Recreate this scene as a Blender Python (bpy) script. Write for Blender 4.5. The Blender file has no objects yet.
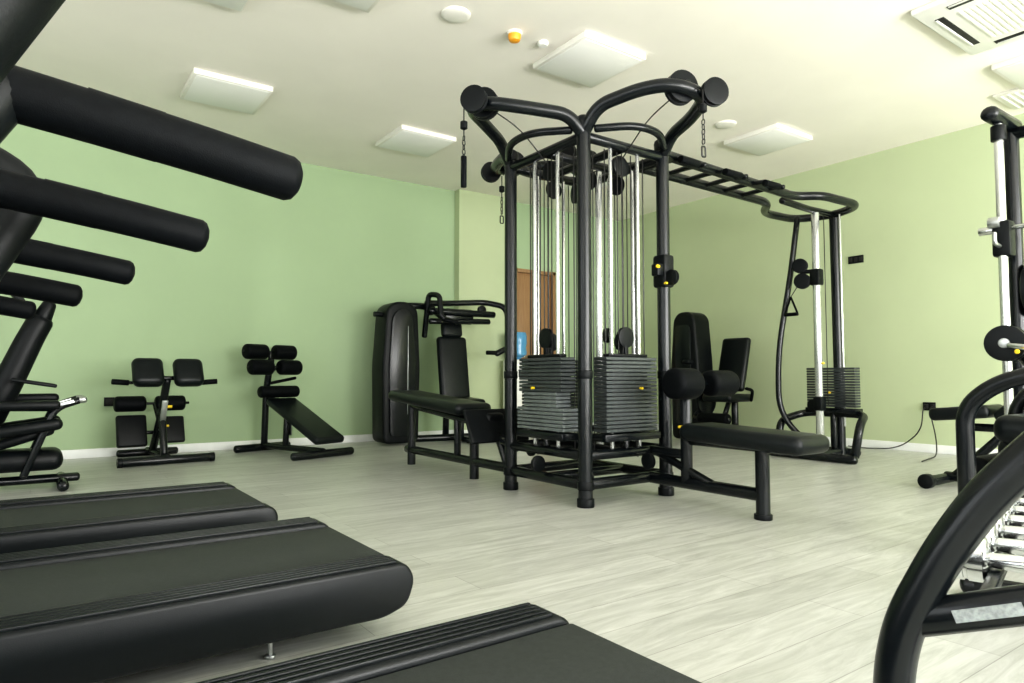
import bpy, bmesh, math, random
from mathutils import Vector, Matrix, Euler
random.seed(4)
sc=bpy.context.scene
try:
    sc.view_settings.view_transform='Standard'
    sc.view_settings.look='Medium High Contrast'
except Exception as e: print('LOOK',e)

# ---------------------------------------------------------------- materials
def mat(name,col,rough=.5,metal=0,noise=0,nscale=30,bump=0,bscale=200,spec=.5,emit=0,coat=0):
    m=bpy.data.materials.new(name); m.use_nodes=True
    nt=m.node_tree; b=nt.nodes['Principled BSDF']
    b.inputs['Base Color'].default_value=(*col,1); b.inputs['Roughness'].default_value=rough
    b.inputs['Metallic'].default_value=metal; b.inputs['Specular IOR Level'].default_value=spec
    b.inputs['Coat Weight'].default_value=coat
    if emit:
        b.inputs['Emission Color'].default_value=(*col,1); b.inputs['Emission Strength'].default_value=emit
    tc=nt.nodes.new('ShaderNodeTexCoord')
    if noise:
        n=nt.nodes.new('ShaderNodeTexNoise'); n.inputs['Scale'].default_value=nscale; n.inputs['Detail'].default_value=4
        nt.links.new(tc.outputs['Object'],n.inputs['Vector'])
        r=nt.nodes.new('ShaderNodeValToRGB')
        r.color_ramp.elements[0].position=.3; r.color_ramp.elements[1].position=.7
        r.color_ramp.elements[0].color=(*[c*(1-noise) for c in col],1)
        r.color_ramp.elements[1].color=(*[min(1,c*(1+noise)) for c in col],1)
        nt.links.new(n.outputs['Fac'],r.inputs['Fac']); nt.links.new(r.outputs['Color'],b.inputs['Base Color'])
    if bump:
        n=nt.nodes.new('ShaderNodeTexNoise'); n.inputs['Scale'].default_value=bscale
        nt.links.new(tc.outputs['Object'],n.inputs['Vector'])
        bp=nt.nodes.new('ShaderNodeBump'); bp.inputs['Strength'].default_value=bump; bp.inputs['Distance'].default_value=.002
        nt.links.new(n.outputs['Fac'],bp.inputs['Height']); nt.links.new(bp.outputs['Normal'],b.inputs['Normal'])
    return m
M={}
M['frame']=mat('powder_coated_black',(.004,.006,.0075),.26,0,.1,60,.06,400,.40)
M['black']=mat('black_plastic',(.0035,.005,.006),.42,0,.15,20,.12,300,.22)
M['foam']=mat('black_foam_grip',(.003,.004,.005),.55,0,.2,50,.3,500,.10)
M['vinyl']=mat('black_vinyl',(.005,.0075,.0085),.36,0,.15,30,.15,250,.28)
M['belt']=mat('treadmill_belt_rubber',(.036,.041,.039),.65,0,.12,90,.5,600,.22)
M['rail']=mat('ribbed_rubber',(.005,.007,.008),.36,0,.1,60,.15,300,.26)
M['chrome']=mat('chrome_steel',(.62,.64,.64),.16,1,.05,10)
M['rod']=mat('polished_rod',(.68,.70,.69),.26,.8,.04,10)
M['steel']=mat('brushed_steel',(.5,.52,.52),.35,1,.1,40)
M['plate']=mat('grey_weight_plate',(.055,.064,.066),.42,.2,.15,25)
M['plate2']=mat('dark_weight_plate',(.038,.045,.047),.42,.2,.15,25)
M['platel']=mat('light_weight_plate',(.15,.17,.17),.42,.2,.15,25)
M['cable']=mat('cable_black',(.008,.008,.008),.4)
M['yellow']=mat('yellow_plastic',(.80,.58,.02),.4)
M['orange']=mat('orange_plastic',(.80,.36,.03),.4)
M['white']=mat('white_plastic',(.82,.82,.78),.45,0,.02,10)
M['panel']=mat('light_panel_diffuser',(.82,.82,.78),.5,0,0,8,emit=.06)
M['cream']=mat('panel_frame_cream',(.84,.82,.76),.5,0,.02,8)
M['dark']=mat('dark_slot',(.012,.012,.012),.7)
M['label']=mat('grey_label',(.30,.33,.33),.5,0,.3,120)
M['base']=mat('baseboard_white',(.84,.86,.84),.45,0,.03,10)

def wallmat(name,c):
    return mat(name,c,.75,0,.03,1.2,.25,120,.25)
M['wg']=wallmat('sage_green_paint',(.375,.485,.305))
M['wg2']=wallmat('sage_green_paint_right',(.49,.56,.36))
M['ceil']=wallmat('cream_ceiling_paint',(.90,.865,.79))
M['ww']=wallmat('white_wall_paint',(.80,.80,.77))

def floormat():
    m=bpy.data.materials.new('pale_oak_planks'); m.use_nodes=True
    nt=m.node_tree; N=nt.nodes; L=nt.links; b=N['Principled BSDF']
    tc=N.new('ShaderNodeTexCoord')
    br=N.new('ShaderNodeTexBrick'); br.offset=.37; br.inputs['Scale'].default_value=1
    br.inputs['Brick Width'].default_value=1.35; br.inputs['Row Height'].default_value=.19
    br.inputs['Mortar Size'].default_value=.0016; br.inputs['Mortar Smooth'].default_value=.25
    br.inputs['Color1'].default_value=(.54,.55,.52,1); br.inputs['Color2'].default_value=(.47,.48,.45,1)
    br.inputs['Mortar'].default_value=(.30,.30,.28,1)
    L.new(tc.outputs['Object'],br.inputs['Vector'])
    mp=N.new('ShaderNodeMapping'); mp.inputs['Scale'].default_value=(1.2,10,1)
    L.new(tc.outputs['Object'],mp.inputs['Vector'])
    n=N.new('ShaderNodeTexNoise'); n.inputs['Scale'].default_value=1.8; n.inputs['Detail'].default_value=10; n.inputs['Roughness'].default_value=.72
    n.inputs['Distortion'].default_value=1.0
    L.new(mp.outputs['Vector'],n.inputs['Vector'])
    r=N.new('ShaderNodeValToRGB'); r.color_ramp.elements[0].position=.3; r.color_ramp.elements[1].position=.66
    r.color_ramp.elements[0].color=(.66,.67,.64,1); r.color_ramp.elements[1].color=(1.1,1.1,1.09,1)
    L.new(n.outputs['Fac'],r.inputs['Fac'])
    mx=N.new('ShaderNodeMix'); mx.data_type='RGBA'; mx.blend_type='MULTIPLY'; mx.inputs[0].default_value=1
    L.new(br.outputs['Color'],mx.inputs[6]); L.new(r.outputs['Color'],mx.inputs[7])
    L.new(mx.outputs[2],b.inputs['Base Color'])
    b.inputs['Roughness'].default_value=.34
    bp=N.new('ShaderNodeBump'); bp.inputs['Strength'].default_value=.12; bp.inputs['Distance'].default_value=.003
    L.new(n.outputs['Fac'],bp.inputs['Height']); L.new(bp.outputs['Normal'],b.inputs['Normal'])
    return m
M['floor']=floormat()
def woodmat():
    m=bpy.data.materials.new('oak_door'); m.use_nodes=True
    nt=m.node_tree; N=nt.nodes; L=nt.links; b=N['Principled BSDF']
    tc=N.new('ShaderNodeTexCoord'); mp=N.new('ShaderNodeMapping'); mp.inputs['Scale'].default_value=(25,25,2)
    L.new(tc.outputs['Object'],mp.inputs['Vector'])
    n=N.new('ShaderNodeTexNoise'); n.inputs['Scale'].default_value=2; n.inputs['Detail'].default_value=5
    L.new(mp.outputs['Vector'],n.inputs['Vector'])
    r=N.new('ShaderNodeValToRGB'); r.color_ramp.elements[0].color=(.22,.12,.05,1); r.color_ramp.elements[1].color=(.42,.25,.12,1)
    L.new(n.outputs['Fac'],r.inputs['Fac']); L.new(r.outputs['Color'],b.inputs['Base Color'])
    b.inputs['Roughness'].default_value=.45
    return m
M['wood']=woodmat()
M['water']=mat('blue_water_bottle',(.10,.30,.50),.1,0,.1,5)

# ---------------------------------------------------------------- geometry helpers
def bm_out(bm):
    bm.verts.ensure_lookup_table(); bm.verts.index_update()
    V=[v.co.copy() for v in bm.verts]; F=[[v.index for v in f.verts] for f in bm.faces]; bm.free(); return V,F
def box(c,s,rot=(0,0,0),b=.006,seg=2):
    bm=bmesh.new(); bmesh.ops.create_cube(bm,size=1)
    for v in bm.verts: v.co=Vector((v.co.x*s[0],v.co.y*s[1],v.co.z*s[2]))
    b=min(b,min(s)*.49)
    if b>0: bmesh.ops.bevel(bm,geom=bm.edges[:],offset=b,segments=seg,profile=.5,affect='EDGES')
    R=Euler([math.radians(a) for a in rot]).to_matrix()
    for v in bm.verts: v.co=R@v.co+Vector(c)
    return bm_out(bm)
def pad(c,s,rot=(0,0,0),b=.03): return box(c,s,rot,b,4)
def frame_of(t,up=None):
    t=t.normalized()
    u=Vector(up) if up is not None else (Vector((0,0,1)) if abs(t.z)<.9 else Vector((1,0,0)))
    a=u.cross(t)
    if a.length<1e-4: a=Vector((0,1,0)).cross(t)
    a.normalize(); return a,t.cross(a).normalized()
def lathe(p0,p1,prof,n=24):
    p0=Vector(p0);p1=Vector(p1);t=(p1-p0).normalized();a,b=frame_of(t)
    V=[];F=[]
    for (d,r) in prof:
        for i in range(n):
            an=2*math.pi*i/n; V.append(p0+t*d+(a*math.cos(an)+b*math.sin(an))*r)
    k=len(prof)
    for j in range(k-1):
        for i in range(n):
            F.append([j*n+i,j*n+(i+1)%n,(j+1)*n+(i+1)%n,(j+1)*n+i])
    F.append([i for i in range(n)][::-1]); F.append([(k-1)*n+i for i in range(n)])
    return V,F
def cyl(p0,p1,r,b=.003,n=20,r2=None):
    L=(Vector(p1)-Vector(p0)).length; r2=r if r2 is None else r2
    b=min(b,L*.45,r*.9)
    return lathe(p0,p1,[(0,r-b),(b*.3,r-b*.3),(b,r),(L-b,r2),(L-b*.3,r2-b*.3),(L,r2-b)],n)
def roller(p0,p1,r,n=24):
    L=(Vector(p1)-Vector(p0)).length; b=min(r*.4,L*.3)
    pr=[(b*(1-math.cos(th)), r-b+b*math.sin(th)) for th in [k/5*math.pi/2 for k in range(6)]]
    pr2=[(L-d,rr) for d,rr in pr][::-1]
    return lathe(p0,p1,pr+pr2,n)
def fillet(pts,rad,n=7,closed=False):
    P=[Vector(p) for p in pts]; out=[]; N=len(P)
    for i,p in enumerate(P):
        if not closed and (i==0 or i==N-1): out.append(p); continue
        a=P[(i-1)%N]; b=P[(i+1)%N]
        la=(a-p).length; lb=(b-p).length; d=min(rad,la*.49,lb*.49)
        s=p+(a-p).normalized()*d; e=p+(b-p).normalized()*d
        for k in range(n+1):
            t=k/n; out.append(s*(1-t)**2+p*2*t*(1-t)+e*t*t)
    return out
def tube(pts,r,rad=.08,ry=None,n=14,closed=False,up=None,taper=None,dome=True):
    P=fillet(pts,rad,closed=closed); ry=ry or r
    Q=[P[0]]
    for p in P[1:]:
        if (p-Q[-1]).length>1e-5: Q.append(p)
    P=Q; K=len(P); V=[];F=[]
    if closed and (P[0]-P[-1]).length<1e-4: P=P[:-1]; K-=1
    def tan(i):
        if closed: return (P[(i+1)%K]-P[(i-1)%K]).normalized()
        return ((P[min(i+1,K-1)]-P[max(i-1,0)])).normalized()
    t=tan(0); a,b=frame_of(t,up)
    rings=[]
    for i in range(K):
        t2=tan(i)
        q=t.rotation_difference(t2); a=(q@a).normalized(); b=t2.cross(a).normalized(); t=t2
        s=1 if taper is None else taper[0]+(taper[1]-taper[0])*i/(K-1)
        rings.append((P[i],a.copy(),b.copy(),s,t.copy()))
    if not closed and dome:
        def ends(rg,sgn):
            out=[]
            for k in (1,2,3):
                an=k/3*math.pi/2*.93
                out.append((rg[0]+rg[4]*sgn*math.sin(an)*min(r,ry)*.6,rg[1],rg[2],rg[3]*math.cos(an),rg[4]))
            return out
        rings=ends(rings[0],-1)[::-1]+rings+ends(rings[-1],1)
    for (p,a,b,s,_) in rings:
        for k in range(n):
            an=2*math.pi*k/n; V.append(p+a*math.cos(an)*r*s+b*math.sin(an)*ry*s)
    K=len(rings)
    for j in range(K if closed else K-1):
        j2=(j+1)%K
        for i in range(n): F.append([j*n+i,j*n+(i+1)%n,j2*n+(i+1)%n,j2*n+i])
    if not closed:
        F.append([i for i in range(n)][::-1]); F.append([(K-1)*n+i for i in range(n)])
    return V,F
def prism(poly,axis,c0,c1,b=.01,seg=2):
    def mk(p,c):
        return {'x':(c,p[0],p[1]),'y':(p[0],c,p[1]),'z':(p[0],p[1],c)}[axis]
    bm=bmesh.new(); A=[bm.verts.new(mk(p,c0)) for p in poly]; B=[bm.verts.new(mk(p,c1)) for p in poly]
    n=len(poly); fa=bm.faces.new(A); fb=bm.faces.new(B[::-1])
    for i in range(n): bm.faces.new([A[i],B[i],B[(i+1)%n],A[(i+1)%n]])
    bmesh.ops.recalc_face_normals(bm,faces=bm.faces[:])
    if b>0:
        es=[e for e in bm.edges if (e in fa.edges[:] or e in fb.edges[:])]
        bmesh.ops.bevel(bm,geom=es,offset=b,segments=seg,profile=.5,affect='EDGES')
    return bm_out(bm)
def rpoly(pts,rad,n=5):
    return [(p.x,p.y) for p in fillet([(a,b,0) for a,b in pts],rad,n,closed=True)]

class Grp:
    def __init__(s,name,loc=(0,0,0),rz=0):
        s.e=bpy.data.objects.new(name,None); s.e.empty_display_size=.2
        s.e.location=loc; s.e.rotation_euler=(0,0,math.radians(rz)); sc.collection.objects.link(s.e)
    def add(s,name,m,*geos,angle=40):
        return mk(name,m,geos,s.e,angle)
def mk(name,m,geos,parent=None,angle=40):
    V=[];F=[]
    for v,f in geos:
        o=len(V); V+=[tuple(x) for x in v]; F+=[[i+o for i in q] for q in f]
    me=bpy.data.meshes.new(name); me.from_pydata(V,[],F); me.update()
    bm=bmesh.new(); bm.from_mesh(me); bmesh.ops.recalc_face_normals(bm,faces=bm.faces[:]); bm.to_mesh(me); bm.free()
    me.materials.append(M[m])
    for p in me.polygons: p.use_smooth=True
    me.set_sharp_from_angle(angle=math.radians(angle))
    o=bpy.data.objects.new(name,me); sc.collection.objects.link(o)
    if parent: o.parent=parent
    return o

# ---------------------------------------------------------------- room
X0,X1,Y0,Y1,H=-3.4,7.47,-3.2,7.6,3.235
T=.15
mk('floor','floor',[box(((X0+X1)/2,(Y0+Y1)/2,-.05),(X1-X0+2*T,Y1-Y0+2*T,.1),b=0)])
mk('ceiling','ceil',[box(((X0+X1)/2,(Y0+Y1)/2,H+.05),(X1-X0+2*T,Y1-Y0+2*T,.1),b=0)])
DX0,DX1,DH=5.44,6.16,2.30
mk('wall_north','wg',[box(((X0+DX0)/2-T/2,Y1+T/2,H/2),(DX0-X0+T,T,H),b=0),
   box(((DX1+X1)/2+T/2,Y1+T/2,H/2),(X1-DX1+T,T,H),b=0),
   box(((DX0+DX1)/2,Y1+T/2,(H+DH)/2),(DX1-DX0,T,H-DH),b=0)])
mk('pilaster','wg2',[box((4.83,Y1-.06,H/2),(.72,.119,H-.002),b=0)])  # lighter green than the wall behind: light on this face put into its colour
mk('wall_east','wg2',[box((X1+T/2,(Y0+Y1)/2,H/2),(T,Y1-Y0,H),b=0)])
def winwall_s():
    g=[];wins=[(-2.6,.2),(.6,3.4),(3.8,6.8)];z0,z1=.5,2.85
    xs=[X0-T]+[a for w in wins for a in w]+[X1+T]
    for i in range(0,len(xs),2):
        g.append(box(((xs[i]+xs[i+1])/2,Y0-T/2,H/2),(xs[i+1]-xs[i],T,H),b=0))
    for a,b in wins:
        g.append(box(((a+b)/2,Y0-T/2,z0/2),(b-a,T,z0),b=0)); g.append(box(((a+b)/2,Y0-T/2,(z1+H)/2),(b-a,T,H-z1),b=0))
    mk('wall_south','ww',g)
    for i,(a,b) in enumerate(wins):
        fr=[]
        for x in (a+.03,(a+b)/2,b-.03): fr.append(box((x,Y0-.07,(z0+z1)/2),(.05,.06,z1-z0-.002)))
        for z in (z0+.03,z1-.03): fr.append(box(((a+b)/2,Y0-.07,z),(b-a-.002,.06,.05)))
        mk('window_%d'%(i+1),'white',fr)
winwall_s()
def winwall_w():
    g=[];wins=[(-2.4,.6),(1.2,4.2)];z0,z1=.5,2.85
    ys=[Y0]+[a for w in wins for a in w]+[Y1]
    for i in range(0,len(ys),2):
        g.append(box((X0-T/2,(ys[i]+ys[i+1])/2,H/2),(T,ys[i+1]-ys[i],H),b=0))
    for a,b in wins:
        g.append(box((X0-T/2,(a+b)/2,z0/2),(T,b-a,z0),b=0)); g.append(box((X0-T/2,(a+b)/2,(z1+H)/2),(T,b-a,H-z1),b=0))
    mk('wall_west','ww',g)
    for i,(a,b) in enumerate(wins):
        fr=[]
        for y in (a+.03,(a+b)/2,b-.03): fr.append(box((X0-.07,y,(z0+z1)/2),(.06,.05,z1-z0-.002)))
        for z in (z0+.03,z1-.03): fr.append(box((X0-.07,(a+b)/2,z),(.06,b-a-.002,.05)))
        mk('window_%d'%(i+4),'white',fr)
winwall_w()
bh=.085
mk('baseboard_north','base',[box(((X0+4.47)/2,Y1-.008,bh/2),(4.47-X0,.016,bh),b=.003),
   box((4.83,Y1-.12-.008,bh/2),(.75,.016,bh),b=.003),
   box(((DX1+.06+X1)/2,Y1-.008,bh/2),(X1-DX1-.06,.016,bh),b=.003)])
mk('baseboard_east','base',[box((X1-.008,(Y0+Y1)/2,bh/2),(.016,Y1-Y0-.04,bh),b=.003)])
mk('door_1','wood',[box(((DX0+DX1)/2,Y1+.06,DH/2-.01),(DX1-DX0-.09,.04,DH-.07),b=.004)])
mk('trim_1','wood',[box((DX0+.02,Y1+.03,DH/2),(.05,.12,DH),b=.004),box((DX1-.02,Y1+.03,DH/2),(.05,.12,DH),b=.004),
   box(((DX0+DX1)/2,Y1+.03,DH-.03),(DX1-DX0,.12,.05),b=.004)])
mk('door_handle','steel',[tube([(5.56,Y1+.04,1.05),(5.56,Y1-.03,1.05),(5.68,Y1-.03,1.05)],.009,.02)])

# ceiling fixtures
def panel(x,y,s=.62):
    g=Grp('ceiling_light_panel',(x,y,H))
    g.add('housing','cream',box((0,0,-.022),(s,s,.044),b=.004))
    g.add('diffuser','panel',box((0,0,-.0445),(s-.05,s-.05,.006),b=.001))
for p in [(1.27,6.04),(3.16,6.18),(5.55,6.27),(1.43,3.79),(3.43,3.80),(6.11,4.03),(6.40,1.72),(1.4,1.6),(3.5,1.6),(-.9,3.79),(-.9,6.04),(-.9,1.6)]:
    panel(*p)
def cassette(x,y):
    g=Grp('air_conditioner_cassette',(x,y,H)); s=.98
    g.add('fascia','white',box((0,0,-.02),(s,s,.04),b=.012,seg=3))
    sl=[]
    for k in range(4):
        a=k*math.pi/2
        c=(math.cos(a)*.39,math.sin(a)*.39,-.041); sz=(.055,.6,.004) if k%2==0 else (.6,.055,.004)
        sl.append(box(c,sz,b=.001))
    g.add('air_slots','dark',*sl)
    g.add('louvers','white',*[box((math.cos(k*math.pi/2)*.410,math.sin(k*math.pi/2)*.410,-.046),((.018,.58,.005) if k%2==0 else (.58,.018,.005)),b=.002) for k in range(4)])
    g.add('grille','white',*[box((0,-.27+i*.036,-.043),(.56,.022,.008),b=.002) for i in range(16)])
    g.add('grille_back','cream',box((0,0,-.0405),(.58,.58,.002),b=0))
cassette(5.22,1.54)
cassette(.56,4.10)
def disc(name,x,y,r,h,m,m2=None):
    g=Grp(name,(x,y,H))
    g.add('body',m,lathe((0,0,0),(0,0,-1),[(0,r),(h*.35,r),(h*.4,r*.9),(h*.5,r*.75)] if m2 else [(0,r),(h*.5,r),(h*.8,r*.9),(h,r*.75)],28))
    if m2: g.add('sensor',m2,lathe((0,0,-h*.4),(0,0,-1),[(0,r*.85),(h*.5,r*.85),(h*1.1,r*.7),(h*1.3,r*.3)],24))
disc('smoke_alarm',2.73,3.81,.055,.04,'white','orange')
disc('ceiling_sensor',2.98,3.80,.04,.03,'white')
disc('ceiling_speaker',2.26,3.84,.10,.02,'cream')
disc('ceiling_speaker',5.42,4.03,.10,.02,'cream')
g=Grp('ceiling_vent',(7.0,2.0,H)); g.add('frame','cream',box((0,0,-.012),(.5,.5,.024))); g.add('slats','white',*[box((0,-.2+i*.05,-.027),(.42,.02,.01)) for i in range(9)])

# sockets
def socket(loc,face,m,n=2,w=.13):
    g=Grp('wall_socket',loc)
    if face=='x': 
        g.add('plate',m,box((-.006,0,0),(.012,w,.085),b=.003)); g.add('inserts','dark',*[box((-.013,(i-.5*(n-1))*w/n,0),(.006,w/n*.7,.05),b=.002) for i in range(n)])
    else:
        g.add('plate',m,box((0,-.006,0),(w,.012,.085),b=.003)); g.add('inserts','dark',*[box(((i-.5*(n-1))*w/n,-.013,0),(w/n*.7,.006,.05),b=.002) for i in range(n)])
    return g
socket((X1,3.85,2.085),'x','black',3,.17)
s=socket((X1,3.14,.47),'x','black',2,.12)
s.add('power_cable','cable',tube([(-.02,.02,0),(-.08,.03,-.03),(-.06,.06,-.25),(-.12,.25,-.44),(-.2,.55,-.462),(-.1,.8,-.462)],.006,.15,n=8),tube([(-.02,-.03,0),(-.08,-.03,-.03),(-.07,-.08,-.3),(-.35,-.2,-.462),(-.9,-.3,-.462)],.006,.15,n=8),box((-.03,.02,0),(.05,.04,.04)))
socket((.6,Y1,.53),'y','black',1,.09)

# ---------------------------------------------------------------- treadmills
def treadmill(x,y,hxl,hxr,zh,w=.40,ol=.39,orr=.39,my=-.1):
    g=Grp('treadmill',(x,y,0))
    Lm=1.55; hx=hxr
    for s in (-1,1):
        yo=s*w; yi=s*(w-.125)
        prof=rpoly([(-Lm-.1,.07),(-Lm-.1,.220),(-.03,.220),(0.0,.17),(-.025,.095),(-.10,.07)],.03)
        g.add('side_rail','rail',prism(prof,'y',min(yo,yi),max(yo,yi),.012,3))
        g.add('rail_ribs','rail',*[box((-Lm/2-.03,s*(w-.020-k*.021),.2225),(Lm-.06,.011,.010),b=.003) for k in range(5)])
        yh=ol if s>0 else -orr
        h=hxl if s>0 else hxr
        g.add('handrail','foam',tube([(h+.015,yh,zh-.018),(h-.16,yh,zh+.010),(h-.42,yh,zh+.043),(h-.85,yh,zh+.09)],.038,.3,ry=.042,n=20))
        g.add('handrail_sensor','foam',tube([(h-.20,yh,zh+.015),(h-.31,yh,zh+.030)],.0385,.3,ry=.0428,n=20,dome=False))
        g.add('upright','black',tube([(hx-.41,yh,zh+.045),(hx-.55,yh,zh-.20),(hx-.83,yh,.5),(hx-.90,yh,.12)],.043,.25,ry=.048,n=18))
        g.add('front_foot','black',cyl((-Lm-.3,s*.25,0),(-Lm-.3,s*.25,.07),.03))
        g.add('leveling_foot','steel',cyl((-.40,s*(w-.09),.0),(-.40,s*(w-.09),.010),.015),cyl((-.40,s*(w-.09),.0),(-.40,s*(w-.09),.08),.007))
    wi=w-.13
    g.add('belt','belt',box((-Lm/2-.03,0,.195),(Lm+.02,2*wi,.02),b=.008,seg=3))
    g.add('deck','black',box((-Lm/2-.04,0,.135),(Lm,2*wi-.004,.090),b=.01))
    g.add('rear_roller','black',cyl((-.05,-wi,.155),(-.05,wi,.155),.047,b=.002))
    g.add('rear_cover','rail',prism(rpoly([(-.10,.075),(-.10,.14),(-.01,.14),(-.012,.10),(-.05,.075)],.01),'y',-wi,wi,.004))
    g.add('motor_hood','black',prism(rpoly([(-Lm-.62,.06),(-Lm-.60,.24),(-Lm-.35,.34),(-Lm+.02,.23),(-Lm+.02,.06)],.06),'y',-w,w,.03,3))
    g.add('console_crossbar','frame',tube([(hx-.85,-orr,zh+.09),(hx-.95,-orr,zh+.12),(hx-.95,ol,zh+.12),(hx-.85,ol,zh+.09)],.035,.1))
    g.add('console_mast','black',tube([(hx-.95,my,.25),(hx-.52,my,zh-.28),(hx-.32,my,zh+.12),(hx-.60,my,zh+.26),(hx-.98,my,zh+.22)],.045,.10,ry=.05,n=16))
    g.add('console','black',box((hx-1.0,0,zh+.26),(.06,.6,.36),rot=(0,-25,0),b=.025,seg=3))
    g.add('console_screen','dark',box((hx-.965,0,zh+.275),(.006,.42,.24),rot=(0,-25,0),b=.002))
treadmill(1.05,.910,-.69,-.70,1.157,.43,.335,.505,-.15)
treadmill(.95,2.23,-.72,-.64,1.14,.40,.36,.42)
treadmill(.88,3.36,-.92,-.78,1.09)

# ---------------------------------------------------------------- elliptical trainer (far left)
def elliptical():
    g=Grp('elliptical_trainer',(.02,5.75,0))
    g.add('base_rail','frame',tube([(.25,0,.06),(-1.3,0,.06)],.04,ry=.03),tube([(.16,-.28,.035),(.16,.28,.035)],.035),tube([(-1.25,-.3,.035),(-1.25,.3,.035)],.035))
    g.add('flywheel_shroud','black',prism(rpoly([(-1.3,.08),(-1.35,.5),(-1.0,.72),(-.55,.55),(-.4,.1)],.12),'y',-.12,.12,.03,3))
    g.add('mast','black',tube([(-.26,0,.50),(-.14,0,.80),(-.06,0,1.02),(.0,0,1.16)],.085,.3,ry=.095,taper=(.95,.85),n=20),tube([(-.01,0,1.13),(.05,0,1.28)],.05,ry=.055,taper=(1.25,.8),n=18))
    g.add('mast_lower','frame',tube([(-.6,0,.12),(-.35,0,.4),(-.22,0,.55)],.05,.2))
    g.add('console','black',box((-.12,0,1.30),(.05,.3,.2),rot=(0,-30,0),b=.02))
    for s in (-1,1):
        yy=s*.2
        g.add('link_arm','frame',tube([(-.06,yy,.11),(.10,yy,.56),(.24,yy,.61)],.024,.1))
        g.add('rail_stripe','steel',box((.14,yy-.026,.585),(.14,.004,.02),rot=(0,-16,0),b=.001),tube([(.24,yy,.61),(.27,yy,.615)],.024))
        g.add('foot_plate','black',pad((-.08,yy,.60+s*.02),(.42,.17,.06),b=.025),box((-.28,yy,.66+s*.02),(.03,.15,.10),b=.012))
        g.add('pedal_arm','frame',tube([(-.9,yy,.45),(-.25,yy,.57),(.10,yy,.56)],.024,.1))
        g.add('pedal_link','black',pad((-.1,yy,.42),(.5,.12,.08),rot=(0,-8,0),b=.035),pad((-.02,yy,.73),(.26,.06,.025),rot=(0,10,0),b=.01))
        g.add('swing_handle','foam',tube([(-.6,s*.27,.5),(-.5,s*.27,.95),(-.35,s*.27,1.25),(-.42,s*.25,1.45)],.018,.15))
    g.add('rear_cover','black',pad((-.12,0,.20),(.56,.34,.14),b=.06),pad((-.06,0,.36),(.34,.3,.07),rot=(0,-18,0),b=.03))
elliptical()

# ---------------------------------------------------------------- roman chair
def roman():
    g=Grp('roman_chair',(.98,6.63,0),4)
    g.add('floor_bars','frame',tube([(-.37,0,.04),(.37,0,.04)],.038),tube([(-.25,.80,.04),(.25,.80,.04)],.035),tube([(0,0,.06),(0,.80,.06)],.032))
    g.add('bar_caps','black',cyl((-.39,0,.04),(-.35,0,.04),.041),cyl((.35,0,.04),(.39,0,.04),.041))
    g.add('mast','frame',tube([(0,.62,.06),(0,.30,.40),(0,.10,.74)],.034,.1),tube([(0,.12,.05),(0,.26,.44)],.032))
    g.add('mast_sleeve','steel',box((0,.2,.42),(.05,.02,.3),rot=(22,0,0)))
    g.add('adjust_knob','yellow',cyl((.03,.2,.5),(.07,.2,.5),.013),cyl((.03,.3,.32),(.07,.3,.32),.011))
    g.add('pad_bracket','frame',tube([(-.18,.10,.76),(.18,.10,.76)],.02))
    for s in (-1,1):
        g.add('hip_pad','vinyl',pad((s*.165,.05,.81),(.25,.12,.27),rot=(-28,0,0),b=.055))
        g.add('hand_grip','frame',tube([(s*.15,.12,.72),(s*.34,.12,.72)],.014,.04))
        g.add('grip_foam','foam',cyl((s*.30,.12,.72),(s*.43,.10,.73),.024))
        g.add('ankle_roller','foam',roller((s*.04-.04,.55,.52),(s*.30-.04,.55,.52),.072))
    g.add('roller_bar','frame',cyl((-.3,.55,.52),(.3,.55,.52),.012))
    g.add('roller_arm','frame',tube([(0,.35,.36),(0,.55,.51)],.022))
    g.add('foot_plate','black',pad((-.20,.50,.27),(.25,.06,.30),rot=(-20,0,0),b=.02),pad((.15,.50,.27),(.20,.05,.26),rot=(-20,0,0),b=.02))
    g.add('foot_bracket','frame',tube([(-.2,.52,.25),(.2,.52,.25)],.018))
roman()

# ---------------------------------------------------------------- sit-up bench
def situp():
    g=Grp('sit_up_bench',(2.27,6.30,0),17)
    g.add('floor_bars','frame',tube([(-.33,0,.04),(.33,0,.04)],.038),tube([(-.3,1.02,.04),(.3,1.02,.04)],.038),tube([(0,0,.06),(0,1.02,.06)],.032))
    g.add('bench_beam','frame',tube([(0,.06,.16),(0,.75,.46),(0,.95,.60)],.032,.1),tube([(0,.62,.06),(0,.60,.40)],.03),tube([(0,1.0,.05),(0,.98,.65),(0,.90,.95)],.034,.15))
    g.add('back_pad','vinyl',pad((.03,.35,.345),(.34,.92,.075),rot=(24,0,0),b=.032))
    g.add('adjust_plate','steel',box((.035,.6,.28),(.006,.06,.2)))
    g.add('adjust_knob','yellow',cyl((.04,.6,.34),(.08,.6,.34),.013))
    for z,y,w in ((1.03,.92,.29),(.87,.82,.29)):
        g.add('roller_bar','frame',cyl((-.31,y,z),(.31,y,z),.012))
        for s in (-1,1): g.add('leg_roller','foam',roller((s*.04,y,z),(s*w,y,z),.078))
    g.add('roller_arm','frame',tube([(0,.95,.78),(0,.82,.87)],.02),tube([(0,.92,.85),(0,.92,1.03)],.02))
    g.add('knee_pad','foam',roller((-.22,.75,.62),(.22,.75,.62),.06))
    g.add('hand_grip','foam',tube([(.0,.95,.70),(.22,.95,.74),(.26,.85,.76)],.016,.05))
situp()

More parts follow.
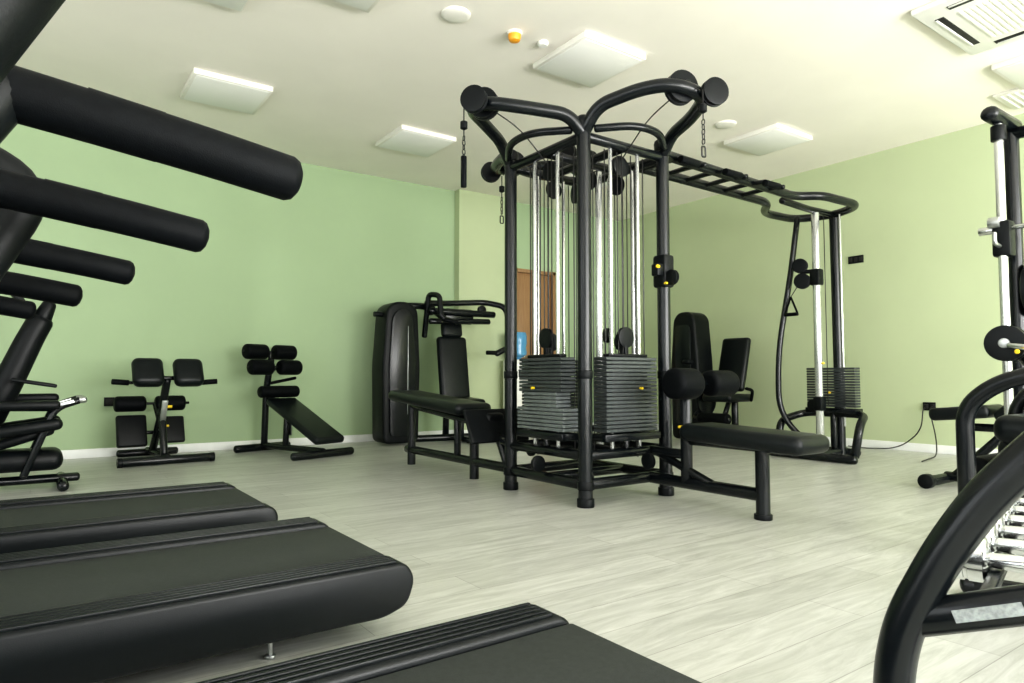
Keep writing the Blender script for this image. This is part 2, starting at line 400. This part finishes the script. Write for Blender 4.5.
# ---------------------------------------------------------------- selectorised press machine
def press():
    g=Grp('shoulder_press_machine',(3.40,7.1,0))
    sh=rpoly([(-.22,.02),(-.235,.9),(-.19,1.55),(-.08,1.63),(.10,1.63),(.20,1.55),(.235,.9),(.22,.02)],.09)
    g.add('weight_shroud','black',prism(sh,'y',-.16,.16,.03,3))
    sh2=rpoly([(-.15,.1),(-.165,.9),(-.13,1.46),(-.04,1.55),(.06,1.55),(.13,1.46),(.165,.9),(.15,.1)],.07)
    g.add('shroud_panel','frame',prism(sh2,'y',-.185,-.155,.01,2))
    g.add('shroud_slot','steel',box((.06,-.19,.85),(.006,.006,1.0),b=.002))
    g.add('stub_handle','black',cyl((-.30,-.05,1.48),(-.20,-.05,1.48),.03))
    g.add('base_frame','frame',tube([(0,.0,.05),(.95,-.1,.05),(1.1,-.35,.05)],.04,.1),tube([(.7,-.45,.04),(1.3,-.45,.04)],.035),tube([(.75,.2,.04),(.75,-.45,.04)],.035))
    g.add('main_column','frame',tube([(.72,.1,.05),(.73,.08,1.0),(.68,.0,1.45),(.42,.0,1.62),(.10,.0,1.6)],.04,.2))
    g.add('back_pad','vinyl',pad((.72,-.08,.84),(.40,.10,.84),rot=(-8,0,0),b=.045),pad((.72,-.03,1.34),(.28,.09,.18),rot=(-8,0,0),b=.04))
    g.add('seat_pad','vinyl',pad((.70,-.32,.48),(.42,.42,.09),rot=(4,0,0),b=.04))
    g.add('seat_post','frame',tube([(.70,-.3,.05),(.70,-.3,.45)],.035))
    g.add('press_arm','frame',tube([(.34,-.05,1.25),(.34,-.15,1.74),(.40,-.3,1.72),(.40,-.35,1.45),(.56,-.40,1.40)],.032,.06),
        tube([(.34,-.1,1.64),(.66,-.05,1.66),(1.15,-.1,1.70),(1.34,-.3,1.64),(1.36,-.4,1.15),(1.12,-.42,1.05)],.036,.10))
    g.add('counter_lever','frame',tube([(.34,-.2,1.54),(1.22,-.2,1.54)],.040),tube([(.34,-.2,1.42),(1.15,-.2,1.45)],.034),box((.76,-.12,1.5),(.40,.1,.18),b=.03))
    g.add('grips','foam',cyl((.42,-.38,1.43),(.58,-.42,1.40),.024),cyl((1.35,-.4,1.2),(1.34,-.42,1.02),.024),cyl((.98,-.42,1.06),(1.14,-.42,1.06),.026))
    g.add('pulley','black',cyl((.38,-.1,1.56),(.38,-.14,1.56),.065),cyl((1.1,-.1,1.6),(1.1,-.14,1.6),.055))
press()

# ---------------------------------------------------------------- water cooler
def cooler():
    g=Grp('water_cooler',(5.22,7.22,0))
    g.add('cabinet','white',box((0,0,.5),(.28,.3,1.0),b=.03,seg=3))
    g.add('bottle','water',lathe((0,0,.98),(0,0,2),[(0,.04),(.04,.05),(.08,.12),(.12,.125),(.18,.115),(.24,.125),(.34,.125),(.38,.11),(.39,.06)],28))
    g.add('taps','dark',box((0,-.155,.82),(.18,.03,.1)),cyl((-.05,-.17,.8),(-.05,-.21,.8),.01),cyl((.05,-.17,.8),(.05,-.21,.8),.01))
cooler()

# ---------------------------------------------------------------- multi station cable tower + crossover
TX0,TX1,TY0,TY1,TH=2.69,3.39,3.03,3.80,2.30
def pulley(c,ax,r=.06,w=.028):
    c=Vector(c);a=Vector(ax).normalized()
    return lathe(c-a*w/2,c+a*w/2,[(0,r*.3),(0,r*.82),(.003,r),(w*.32,r),(w*.42,r*.86),(w*.58,r*.86),(w*.68,r),(w-.003,r),(w,r*.82),(w,r*.3)],26)
def plates(c,ax,z0,n,th,w,dp=.12):
    out=[]
    for i in range(n):
        z=z0+(i+.5)*th
        out.append(box((c[0],c[1],z),((w,dp,th*.80) if ax=='x' else (dp,w,th*.80)),b=.003,seg=1))
    return out
def tower():
    g=Grp('multi_station_cable_tower',((TX0+TX1)/2,(TY0+TY1)/2,0))
    cx,cy=(TX1-TX0)/2,(TY1-TY0)/2
    for sx in (-1,1):
        for sy in (-1,1):
            x,y=sx*cx,sy*cy
            g.add('column','frame',tube([(x,y,.01),(x,y,TH)],.043,n=22,dome=False))
            g.add('column_cap','black',lathe((x,y,TH-.01),(x,y,9),[(0,.052),(.04,.055),(.06,.05),(.075,.03)],24),cyl((x,y,0),(x,y,.05),.052),cyl((x,y,.10),(x,y,.15),.05),cyl((x,y,.76),(x,y,.81),.048))
    rails=[]
    for z,r in ((.13,.034),(.30,.03),(TH-.06,.032)):
        rails+= [tube([(-cx,-cy,z),(cx,-cy,z)],r),tube([(-cx,cy,z),(cx,cy,z)],r),tube([(-cx,-cy,z),(-cx,cy,z)],r),tube([(cx,-cy,z),(cx,cy,z)],r)]
    rails+= [tube([(-cx,0,.13),(cx,0,.13)],.03),tube([(0,-cy,TH-.06),(0,cy,TH-.06)],.03),tube([(-cx,0,TH-.06),(cx,0,TH-.06)],.03),tube([(0,-cy,.3),(0,cy,.3)],.03)]
    g.add('frame_rails','frame',*rails)
    for nm,(px,py),ax in (('w',(-cx+.01,0),'y'),('s',(0,-cy+.01),'x'),('n',(0,cy-.01),'x'),('e',(cx-.01,0),'y')):
        zb=.43; th=.0245
        if nm=='w':
            g.add('weight_plates','platel',*plates((px,py),ax,zb,6,th,.48))
            g.add('weight_plates_mid','platel',*plates((px,py),ax,zb+6*th,4,th,.34))
            g.add('weight_plates_upper','plate',*plates((px,py),ax,zb+10*th,9,th,.44))
        else:
            g.add('weight_plates','plate' if nm=='s' else 'plate2',*plates((px,py),ax,zb,19,th,.44))
        w=.44
        dx,dy=(0,1) if ax=='y' else (1,0)
        g.add('guide_rods','rod',*[cyl((px+dx*k*.12,py+dy*k*.12,.33),(px+dx*k*.12,py+dy*k*.12,TH-.07),.0125) for k in (-1,1)])
        g.add('stack_core','cable',box((px,py,zb+.23),((w*.7,.08,.46) if ax=='x' else (.08,w*.7 if nm!='w' else .3,.46)),b=.002))
        g.add('stack_cradle','frame',box((px,py,.40),(.14 if dx==0 else w+.04,.14 if dy==0 else w+.04,.045)),cyl((px,py,.28),(px,py,.4),.02))
        g.add('stack_carriage','black',box((px,py,.905),(.06 if dx==0 else .34,.06 if dy==0 else .34,.02)),box((px,py,.935),(.03,.03,.07)))
        g.add('stack_pulley','black',pulley((px,py,1.02),(dy,dx,0),.066,.03))
        g.add('cables','cable',*[cyl((px+dx*k,py+dy*k,.9+(.1 if k==0 else 0)),(px+dx*k,py+dy*k,TH-.1),.0038,n=8) for k in (-.17,-.06,-.02,.06,.17)],
              *[cyl((px*.80+dx*k,py*.80+dy*k,.25),(px*.80+dx*k,py*.80+dy*k,TH-.1),.0038,n=8) for k in (-.2,.18)])
        g.add('selector_pin','yellow',cyl((px-dy*.0+(-.075 if dy else .05),py+(-.075 if dx else .03),.70),(px+(-.10 if dy else .05),py+(-.10 if dx else .03),.70),.008))
        g.add('top_pulleys','black',pulley((px*.9,py*.9,TH-.17),(dy,dx,0),.065,.03),pulley((px*.55+dx*.15,py*.55+dy*.15,TH-.12),(dy,dx,0),.06,.03))
    g.add('inner_slide_pole','rod',cyl((.22,.1,.2),(.22,.1,TH-.06),.026))
    g.add('inner_pulleys','black',pulley((.1,-.1,1.05),(1,-.4,0),.05),pulley((.0,.1,TH-.25),(1,-.4,0),.07),pulley((-.12,.05,TH+.0),(1,.4,0),.07,.05),pulley((.14,.12,TH+.02),(1,.2,0),.07,.05))
    for (ux,uy) in ((-1,0),(0,-1),(0,1)):
        vx,vy=-uy,ux
        def P(o,s,z):
            c=cx if ux else cy; k=cy if ux else cx
            return (ux*(c+o)+vx*s*k,uy*(c+o)+vy*s*k,z)
        g.add('overhead_arm','frame',tube([P(0,-1,TH-.04),P(.10,-.94,TH+.10),P(.34,-.60,TH+.15),P(.50,-.30,TH+.15),P(.56,.30,TH+.11),P(.36,.66,TH+.08),P(.10,.94,TH+.06),P(0,1,TH-.05)],.040,.12,n=18))
        g.add('arm_brace','frame',tube([P(.06,-.86,TH-.02),P(.2,-.3,TH+.0),P(.2,.3,TH+.0),P(.06,.86,TH-.02)],.024,.15))
        ax=(ux*.8-vx*.3,uy*.8-vy*.3,0) if uy else (-.75,-.6,0)
        g.add('head_pulleys','black',pulley(P(.47,-.02,TH+.16),ax,.095,.07),pulley(P(.62,.30,TH+.11),ax,.080,.05))
        g.add('head_hub','black',cyl(P(.44,-.02,TH+.16),P(.53,-.02,TH+.16),.03))
        g.add('arm_cable','cable',tube([P(-.05,0,TH-.15),P(.2,0,TH+.06),P(.52,0,TH+.17),P(.60,0,TH+.1)],.004,.1,n=8))
        z0=TH+.04
        e=P(.62,0,0)
        g.add('hanging_cable','cable',cyl((e[0],e[1],z0+.06),(e[0],e[1],z0-.12),.004,n=8))
        ch=[]
        for i in range(5):
            zc=z0-.13-i*.028; a=(.009,0) if i%2 else (0,.009)
            ch.append(tube([(e[0]-a[0],e[1]-a[1],zc-.014),(e[0]+a[0],e[1]+a[1],zc-.014),(e[0]+a[0],e[1]+a[1],zc+.014),(e[0]-a[0],e[1]-a[1],zc+.014)],.0035,.008,closed=True,n=6))
        g.add('chain','cable',*ch)
        g.add('carabiner','cable',tube([(e[0]-.015,e[1],z0-.27),(e[0]+.015,e[1],z0-.27),(e[0]+.015,e[1],z0-.33),(e[0]-.015,e[1],z0-.33)],.005,.01,closed=True,n=6))
        g.add('cable_stopper','black',lathe((e[0],e[1],z0-.02),(e[0],e[1],z0-.2),[(0,.005),(.01,.022),(.05,.022),(.06,.005)],14))
        if ux==-1: g.add('strap_handle','foam',cyl((e[0],e[1],z0-.24),(e[0],e[1],z0-.43),.018))
    g.add('column_carriage','black',box((cx,-cy,1.47),(.10,.11,.22),b=.02),pulley((cx-.02,-cy-.09,1.42),(1,0,0),.05,.03),box((cx-.08,-cy-.02,1.47),(.06,.06,.08),b=.01))
    g.add('carriage_knob','yellow',cyl((cx-.115,-cy-.05,1.49),(cx-.09,-cy-.04,1.49),.012),cyl((cx-.06,-cy-.06,1.38),(cx-.06,-cy-.085,1.38),.008))
    # low row bench north
    bx=-.30; y0=cy-.05
    g.add('row_bench_frame','frame',tube([(bx,y0,.13),(bx,y0+1.72,.13)],.034),tube([(bx,y0+1.64,.0),(bx,y0+1.64,.52)],.036,dome=False),tube([(bx,y0+.5,.42),(bx,y0+1.64,.52)],.03),tube([(bx,y0+.6,.0),(bx,y0+.6,.44)],.036,dome=False),tube([(bx,y0+.85,.13),(bx,y0+.85,.46)],.028),tube([(bx,y0+.6,.40),(bx,y0+.05,.28)],.03))
    g.add('row_bench_pad','vinyl',pad((bx,y0+1.20,.565),(.33,1.22,.09),rot=(4,0,0),b=.04))
    g.add('row_foot_plate','black',pad((bx+.0,y0+.30,.42),(.5,.03,.26),rot=(-28,0,0),b=.014),pad((bx,y0+.42,.46),(.16,.24,.10),b=.03))
    g.add('row_foot_plate_bracket','frame',tube([(bx,y0+.15,.13),(bx,y0+.32,.42)],.03))
    # lat bench south
    bx=.20; y0=-cy
    g.add('lat_bench_frame','frame',tube([(bx,y0,.13),(bx,y0-.82,.13)],.036,dome=False),tube([(bx,y0-.82,0),(bx,y0-.82,.40)],.038,dome=False),tube([(bx,y0-.34,.39),(bx,y0-.96,.39)],.03),tube([(bx,y0-.30,.13),(bx,y0-.30,.70)],.036),tube([(bx,y0-.30,.68),(bx+.08,y0-.36,.72)],.028),tube([(bx,y0-.05,.30),(bx,y0-.5,.14)],.025),
          tube([(bx,y0,.30),(bx,y0-.30,.30)],.03))
    g.add('post_foot','black',cyl((bx,y0-.82,0),(bx,y0-.82,.03),.048))
    g.add('lat_bench_pad','vinyl',pad((bx,y0-.745,.435),(.31,.78,.10),rot=(2,0,0),b=.045))
    g.add('roller_bar','frame',cyl((bx-.16,y0-.34,.73),(bx+.46,y0-.34,.73),.014))
    g.add('thigh_roller','foam',roller((bx-.18,y0-.34,.73),(bx+.04,y0-.34,.73),.094),roller((bx+.15,y0-.34,.73),(bx+.39,y0-.34,.73),.082))
    g.add('lat_knob','yellow',cyl((bx-.07,y0-.30,.47),(bx-.03,y0-.30,.47),.008))
    g.add('low_pulley','black',pulley((-.1,cy+.1,.25),(1,0,0),.05),pulley((bx-.12,-cy-.1,.25),(1,0,0),.05),pulley((-cx-.06,0,.22),(0,1,0),.05))
    # crossover overhead beam
    ox=-(TX0+TX1)/2; oy=-(TY0+TY1)/2
    def W(x,y,z): return (x+ox,y+oy,z)
    zb=TH+.04
    g.add('crossover_rail','frame',tube([W(TX1,3.05,TH-.02),W(3.62,3.24,zb+.03),W(5.45,3.34,zb+.03),W(5.62,3.18,zb+.03),W(6.22,3.16,zb+.03),W(6.40,3.5,zb+.03),W(6.26,3.84,zb+.03),W(5.75,3.86,zb+.03),W(5.45,3.60,zb+.03),W(3.62,3.55,zb+.03),W(TX1,3.74,TH-.02)],.038,.16,n=16))
    g.add('pull_up_rungs','frame',*[tube([W(x,3.16,zb-.0),W(x,3.32,zb+.02),W(x,3.60,zb+.02)],.019,.05) for x in (3.75,4.0,4.25,4.5,4.75,5.0)])
    g.add('pull_up_grips','foam',*[cyl(W(x-.07,3.12,zb-.03),W(x+.12,3.12,zb-.03),.027) for x in (3.75,4.25,4.75)])
    sx,sy=6.33,3.50
    g.add('end_column','frame',tube([W(sx+.08,sy,.02),W(sx+.06,sy,zb)],.046,dome=False,n=20),tube([W(6.38,3.5,zb+.03),W(5.95,3.5,zb+.02),W(5.45,3.46,zb+.02)],.032))
    g.add('end_slide_pole','rod',cyl(W(6.05,sy,.12),W(6.05,sy,zb),.036))
    g.add('end_guide_rods','rod',cyl(W(sx-.04,sy-.11,.3),W(sx-.04,sy-.11,zb),.010),cyl(W(sx-.04,sy+.11,.3),W(sx-.04,sy+.11,zb),.010))
    g.add('end_weight_plates','plate2',*plates((sx-.04+ox,sy+oy),'y',.48,15,.0255,.48,.1))
    g.add('end_stack_cradle','frame',box(W(sx-.04,sy,.45),(.14,.5,.045)),tube([W(sx-.04,sy,.1),W(sx-.04,sy,.44)],.03))
    g.add('end_base','frame',tube([W(5.98,sy-.36,.06),W(6.0,sy-.40,.34),W(6.3,sy-.30,.42),W(6.3,sy+.30,.42),W(6.0,sy+.40,.34),W(5.98,sy+.36,.06)],.036,.12),
        tube([W(5.9,sy-.40,.04),W(5.9,sy+.42,.04)],.038),tube([W(5.9,sy,.05),W(6.5,sy,.05)],.036),tube([W(6.5,sy-.12,.04),W(6.5,sy+.3,.04)],.036))
    g.add('end_strut','frame',tube([W(6.08,sy+.20,zb),W(6.06,sy+.27,1.8),W(5.98,sy+.38,1.0),W(5.98,sy+.38,.4),W(6.1,sy+.1,.08)],.027,.35,ry=.03))
    g.add('end_carriage','black',box(W(6.05,sy,1.72),(.10,.10,.16),b=.02),pulley(W(5.99,sy+.13,1.84),(1,.3,0),.07,.045),pulley(W(5.99,sy+.11,1.69),(1,.3,0),.075,.045),pulley(W(6.05,sy+.06,.5),(1,0,0),.06),box(W(6.05,sy,.52),(.09,.09,.14),b=.02),cyl(W(6.05,sy,1.78),W(5.99,sy+.13,1.78),.02))
    hx,hy,hz=6.0,sy+.24,1.55
    g.add('end_hand_strap','foam',tube([W(hx,hy,hz),W(hx,hy+.07,hz-.17),W(hx,hy-.07,hz-.17)],.010,.01,closed=True,n=8),cyl(W(hx,hy-.07,hz-.17),W(hx,hy+.07,hz-.17),.018),)
    g.add('end_strap_cable','cable',tube([W(5.99,sy+.15,1.66),W(hx,hy,hz)],.004,n=6),cyl(W(6.2,sy,.5),W(6.2,sy,zb),.004,n=8))
    g.add('end_pins','yellow',cyl(W(sx-.12,sy,.62),W(sx-.09,sy,.62),.009),cyl(W(6.0,sy-.06,.90),W(5.98,sy-.09,.90),.011))
tower()

# ---------------------------------------------------------------- machine at far right back
def curl():
    g=Grp('leg_curl_machine',(6.55,5.42,0))
    sh=rpoly([(-.20,.02),(-.21,.9),(-.16,1.48),(-.08,1.56),(.08,1.56),(.16,1.48),(.21,.9),(.20,.02)],.08)
    g.add('weight_shroud','black',prism(sh,'x',-.15,.15,.03,3))
    g.add('shroud_panel','frame',prism(rpoly([(-.12,.2),(-.12,1.4),(.12,1.4),(.12,.2)],.06),'x',-.17,-.15,.005))
    g.add('base','frame',tube([(0,0,.05),(.15,-.95,.05)],.04),tube([(-.2,-.95,.04),(.5,-.95,.04)],.036))
    g.add('seat_post','frame',tube([(.15,-.5,.05),(.15,-.5,.5)],.04),tube([(.15,-.35,.3),(.32,-.4,.75)],.03))
    g.add('seat_pad','vinyl',pad((.02,-.5,.53),(.46,.40,.09),b=.04))
    g.add('back_pad','vinyl',pad((.30,-.38,.92),(.09,.38,.66),rot=(0,14,0),b=.04))
    g.add('cam','frame',pulley((-.05,-.25,.48),(0,1,0),.16,.04))
    g.add('lever','frame',tube([(-.05,-.22,.48),(-.25,-.22,.3),(-.3,-.75,.3)],.025,.06))
    g.add('shin_roller','foam',roller((-.3,-.75,.3),(-.3,-.35,.3),.065),roller((-.2,-.72,.68),(-.2,-.32,.68),.065))
    g.add('side_handles','foam',tube([(.15,-.72,.5),(.1,-.78,.62),(-.02,-.78,.64)],.018,.05),tube([(.15,-.28,.5),(.1,-.24,.66),(-.02,-.24,.68)],.018,.05))
    g.add('armrest','black',box((-.1,-.1,.95),(.3,.1,.05),b=.02))
curl()

# ---------------------------------------------------------------- smith machine (right)
def smith():
    g=Grp('smith_machine',(4.72,.6,0))
    ya,yb=.95,-.95
    for y in (ya,yb):
        g.add('upright','frame',tube([(.20,y,.03),(.20,y,2.28)],.042,dome=False),tube([(-.35,y,.05),(.25,y,.05)],.04),tube([(-.12,y,2.34),(.24,y,2.34)],.05,ry=.045))
        g.add('slide_rod','rod',cyl((0,y,.10),(0,y,2.30),.025))
        g.add('rod_collar','black',cyl((0,y,2.2),(0,y,2.29),.04),cyl((0,y,.08),(0,y,.14),.04))
        g.add('carriage','black',box((.02,y,1.60),(.10,.10,.22),b=.02))
        g.add('catch_hook','steel',cyl((-.02,y,1.70),(-.02,y+(.06 if y>0 else -.06),1.70),.035),tube([(-.05,y,1.55),(-.12,y,1.56),(-.12,y,1.62)],.012,.02))
    g.add('crossbars','frame',tube([(.20,yb,2.28),(.20,ya,2.28)],.038),tube([(.20,yb,.05),(.20,ya,.05)],.038))
    g.add('bar','chrome',cyl((0,-1.2,1.66),(0,1.02,1.66),.014))
    g.add('bar_sleeve','chrome',cyl((0,ya+.04,1.66),(0,ya+.12,1.66),.025),cyl((0,yb-.3,1.66),(0,yb-.04,1.66),.025))
    g.add('plate_storage','frame',cyl((.20,ya-.04,1.3),(.20,ya-.18,1.3),.02))
    g.add('stored_plate','black',lathe((.20,ya-.06,1.3),(.20,ya-.12,1.3),[(0,.02),(0,.15),(.008,.16),(.04,.16),(.048,.15),(.048,.02)],30))
smith()

# ---------------------------------------------------------------- adjustable bench
def bench():
    g=Grp('adjustable_weight_bench',(5.37,2.16,0))
    g.add('base','frame',tube([(-.3,0,.045),(.3,0,.045)],.036),tube([(0,0,.06),(0,-1.1,.06)],.034),tube([(-.25,-1.1,.045),(.25,-1.1,.045)],.036))
    g.add('wheels','black',cyl((-.34,0,.05),(-.28,0,.05),.05),cyl((.28,0,.05),(.34,0,.05),.05))
    g.add('legs','frame',tube([(0,-.05,.06),(0,-.4,.42)],.03),tube([(0,-1.05,.06),(0,-.5,.42)],.03),tube([(0,-.15,.42),(0,-.8,.42)],.028))
    g.add('seat_pad','vinyl',pad((0,-.14,.52),(.32,.38,.09),rot=(-6,0,0),b=.035))
    g.add('back_pad','vinyl',pad((0,-.62,.72),(.30,.70,.085),rot=(-42,0,0),b=.035))
    g.add('support','frame',tube([(0,-.72,.74),(0,-1.0,.1)],.022))
bench()

# ---------------------------------------------------------------- leg extension machine (right mid)
def legext():
    g=Grp('leg_extension_machine',(3.32,1.04,0))
    for x in (-.12,.45):
        g.add('side_tube','frame',tube([(x,.17,.02),(x,.17,.64),(x,.06,.74),(x,-.5,.92),(x,-.62,.6),(x,-.66,.02)],.034,.12,n=18))
    g.add('cross_tubes','frame',tube([(-.12,.17,.12),(.45,.17,.12)],.028),tube([(-.12,-.64,.12),(.45,-.64,.12)],.028),tube([(-.12,-.2,.82),(.45,-.2,.82)],.024),tube([(.16,.17,.12),(.16,-.64,.12)],.03))
    g.add('seat_pad','vinyl',pad((.19,-.12,.54),(.46,.46,.12),rot=(4,0,0),b=.05),pad((.2,.03,.44),(.40,.16,.16),b=.05))
    g.add('seat_post','frame',tube([(.17,-.2,.12),(.17,-.2,.46)],.032))
    g.add('back_pad','vinyl',pad((.52,-.24,.86),(.09,.36,.5),rot=(0,12,0),b=.04))
    g.add('pivot_disc','black',pulley((.22,.12,.92),(-1,-.1,0),.080,.08),pulley((.42,-.1,.62),(0,1,0),.11,.05))
    g.add('pivot_hub','steel',cyl((.20,.12,.92),(.170,.117,.92),.022))
    g.add('lever','frame',tube([(.26,.12,.92),(.38,.06,.80),(.40,.1,.55),(.25,.15,.3)],.026,.08))
    g.add('shin_roller','foam',roller((.05,.20,.36),(.38,.20,.36),.06))
    g.add('handle_bar','chrome',tube([(.18,.10,.91),(.16,-.02,.89)],.014))
    g.add('pin','yellow',cyl((.15,.06,.88),(.14,.06,.88),.010))
legext()

# ---------------------------------------------------------------- dumbbell rack
def dumbbell(L=.28,r=.05):
    return lathe((0,-L/2,0),(0,L/2,0),[(0,r*.5),(0,r*.86),(.006,r),(L*.12,r),(L*.125,r*.93),(L*.15,r*.93),(L*.155,r),(L*.26,r),(L*.28,r*.85),(L*.30,.016),(L*.5,.019),(L*.70,.016),(L*.72,r*.85),(L*.74,r),(L*.845,r),(L*.85,r*.93),(L*.875,r*.93),(L*.88,r),(L-.006,r),(L,r*.86),(L,r*.5)],26)
def place(geo,loc,tilt=0):
    R=Matrix.Rotation(math.radians(tilt),3,'X'); V,F=geo
    return [R@v+Vector(loc) for v in V],F
def rack():
    g=Grp('dumbbell_rack',(1.40,.58,0),14)
    Lr=1.40
    for x in (0,Lr):
        g.add('side_frame','frame',tube([(x,.085,.03),(x,.083,.20),(x,.061,.30),(x,-.009,.446),(x,-.074,.55),(x,-.133,.62),(x,-.32,.82)],.036,.10,ry=.038,n=20),
            tube([(x,.05,.305),(x,-.125,.370),(x,-.34,.45),(x,-.44,.3),(x,-.46,.03)],.026,.06,ry=.034),tube([(x,-.12,.61),(x,-.36,.66),(x,-.44,.4)],.024),tube([(x,.13,.035),(x,-.50,.035)],.034))
        g.add('maker_label','label',box((x-.0272,-.075,.352),(.002,.11,.022),rot=(-20,0,0),b=0))
    for (yc,zc,n) in ((-.10,.365,6),(-.38,.82,6)):
        g.add('tray_rail','frame',box((Lr/2,yc+.045,zc-.034),(Lr,.026,.028)),box((Lr/2,yc-.045,zc-.034),(Lr,.026,.028)))
        for i in range(n):
            x=.34+i*.18
            g.add('dumbbell','chrome',place(dumbbell(.27,.052+.002*i),(x,yc,zc),0))
rack()

# ---------------------------------------------------------------- lights
w=bpy.data.worlds.new('World'); sc.world=w; w.use_nodes=True
bg=w.node_tree.nodes['Background']; bg.inputs[0].default_value=(.86,.93,1,1); bg.inputs[1].default_value=1.0
def area(name,loc,rot,sx,sy,p,col):
    l=bpy.data.lights.new(name,'AREA'); l.shape='RECTANGLE'; l.size=sx; l.size_y=sy; l.energy=p; l.color=col
    o=bpy.data.objects.new(name,l); o.location=loc; o.rotation_euler=[math.radians(a) for a in rot]; sc.collection.objects.link(o)
area('window_daylight',(4.2,Y0-.25,1.8),(90,0,0),5.6,2.2,560,(1,.995,.97))
area('window_ground_bounce',(2.1,Y0-.5,.6),(122,0,0),9.2,1.2,800,(1,.98,.94))  # added fill lamp outside the south wall, tilted up to brighten the ceiling
area('window_daylight_west',(X0-.25,.9,1.7),(0,-90,0),2.4,6.6,150,(.98,1,.99))

cam=bpy.data.cameras.new('camera'); cam.sensor_width=36; cam.lens=671/1024*36; cam.clip_start=.02
co=bpy.data.objects.new('camera',cam); co.location=(0,0,.77); co.rotation_euler=(math.radians(93.03),0,math.radians(-35.4))
sc.collection.objects.link(co); sc.camera=co
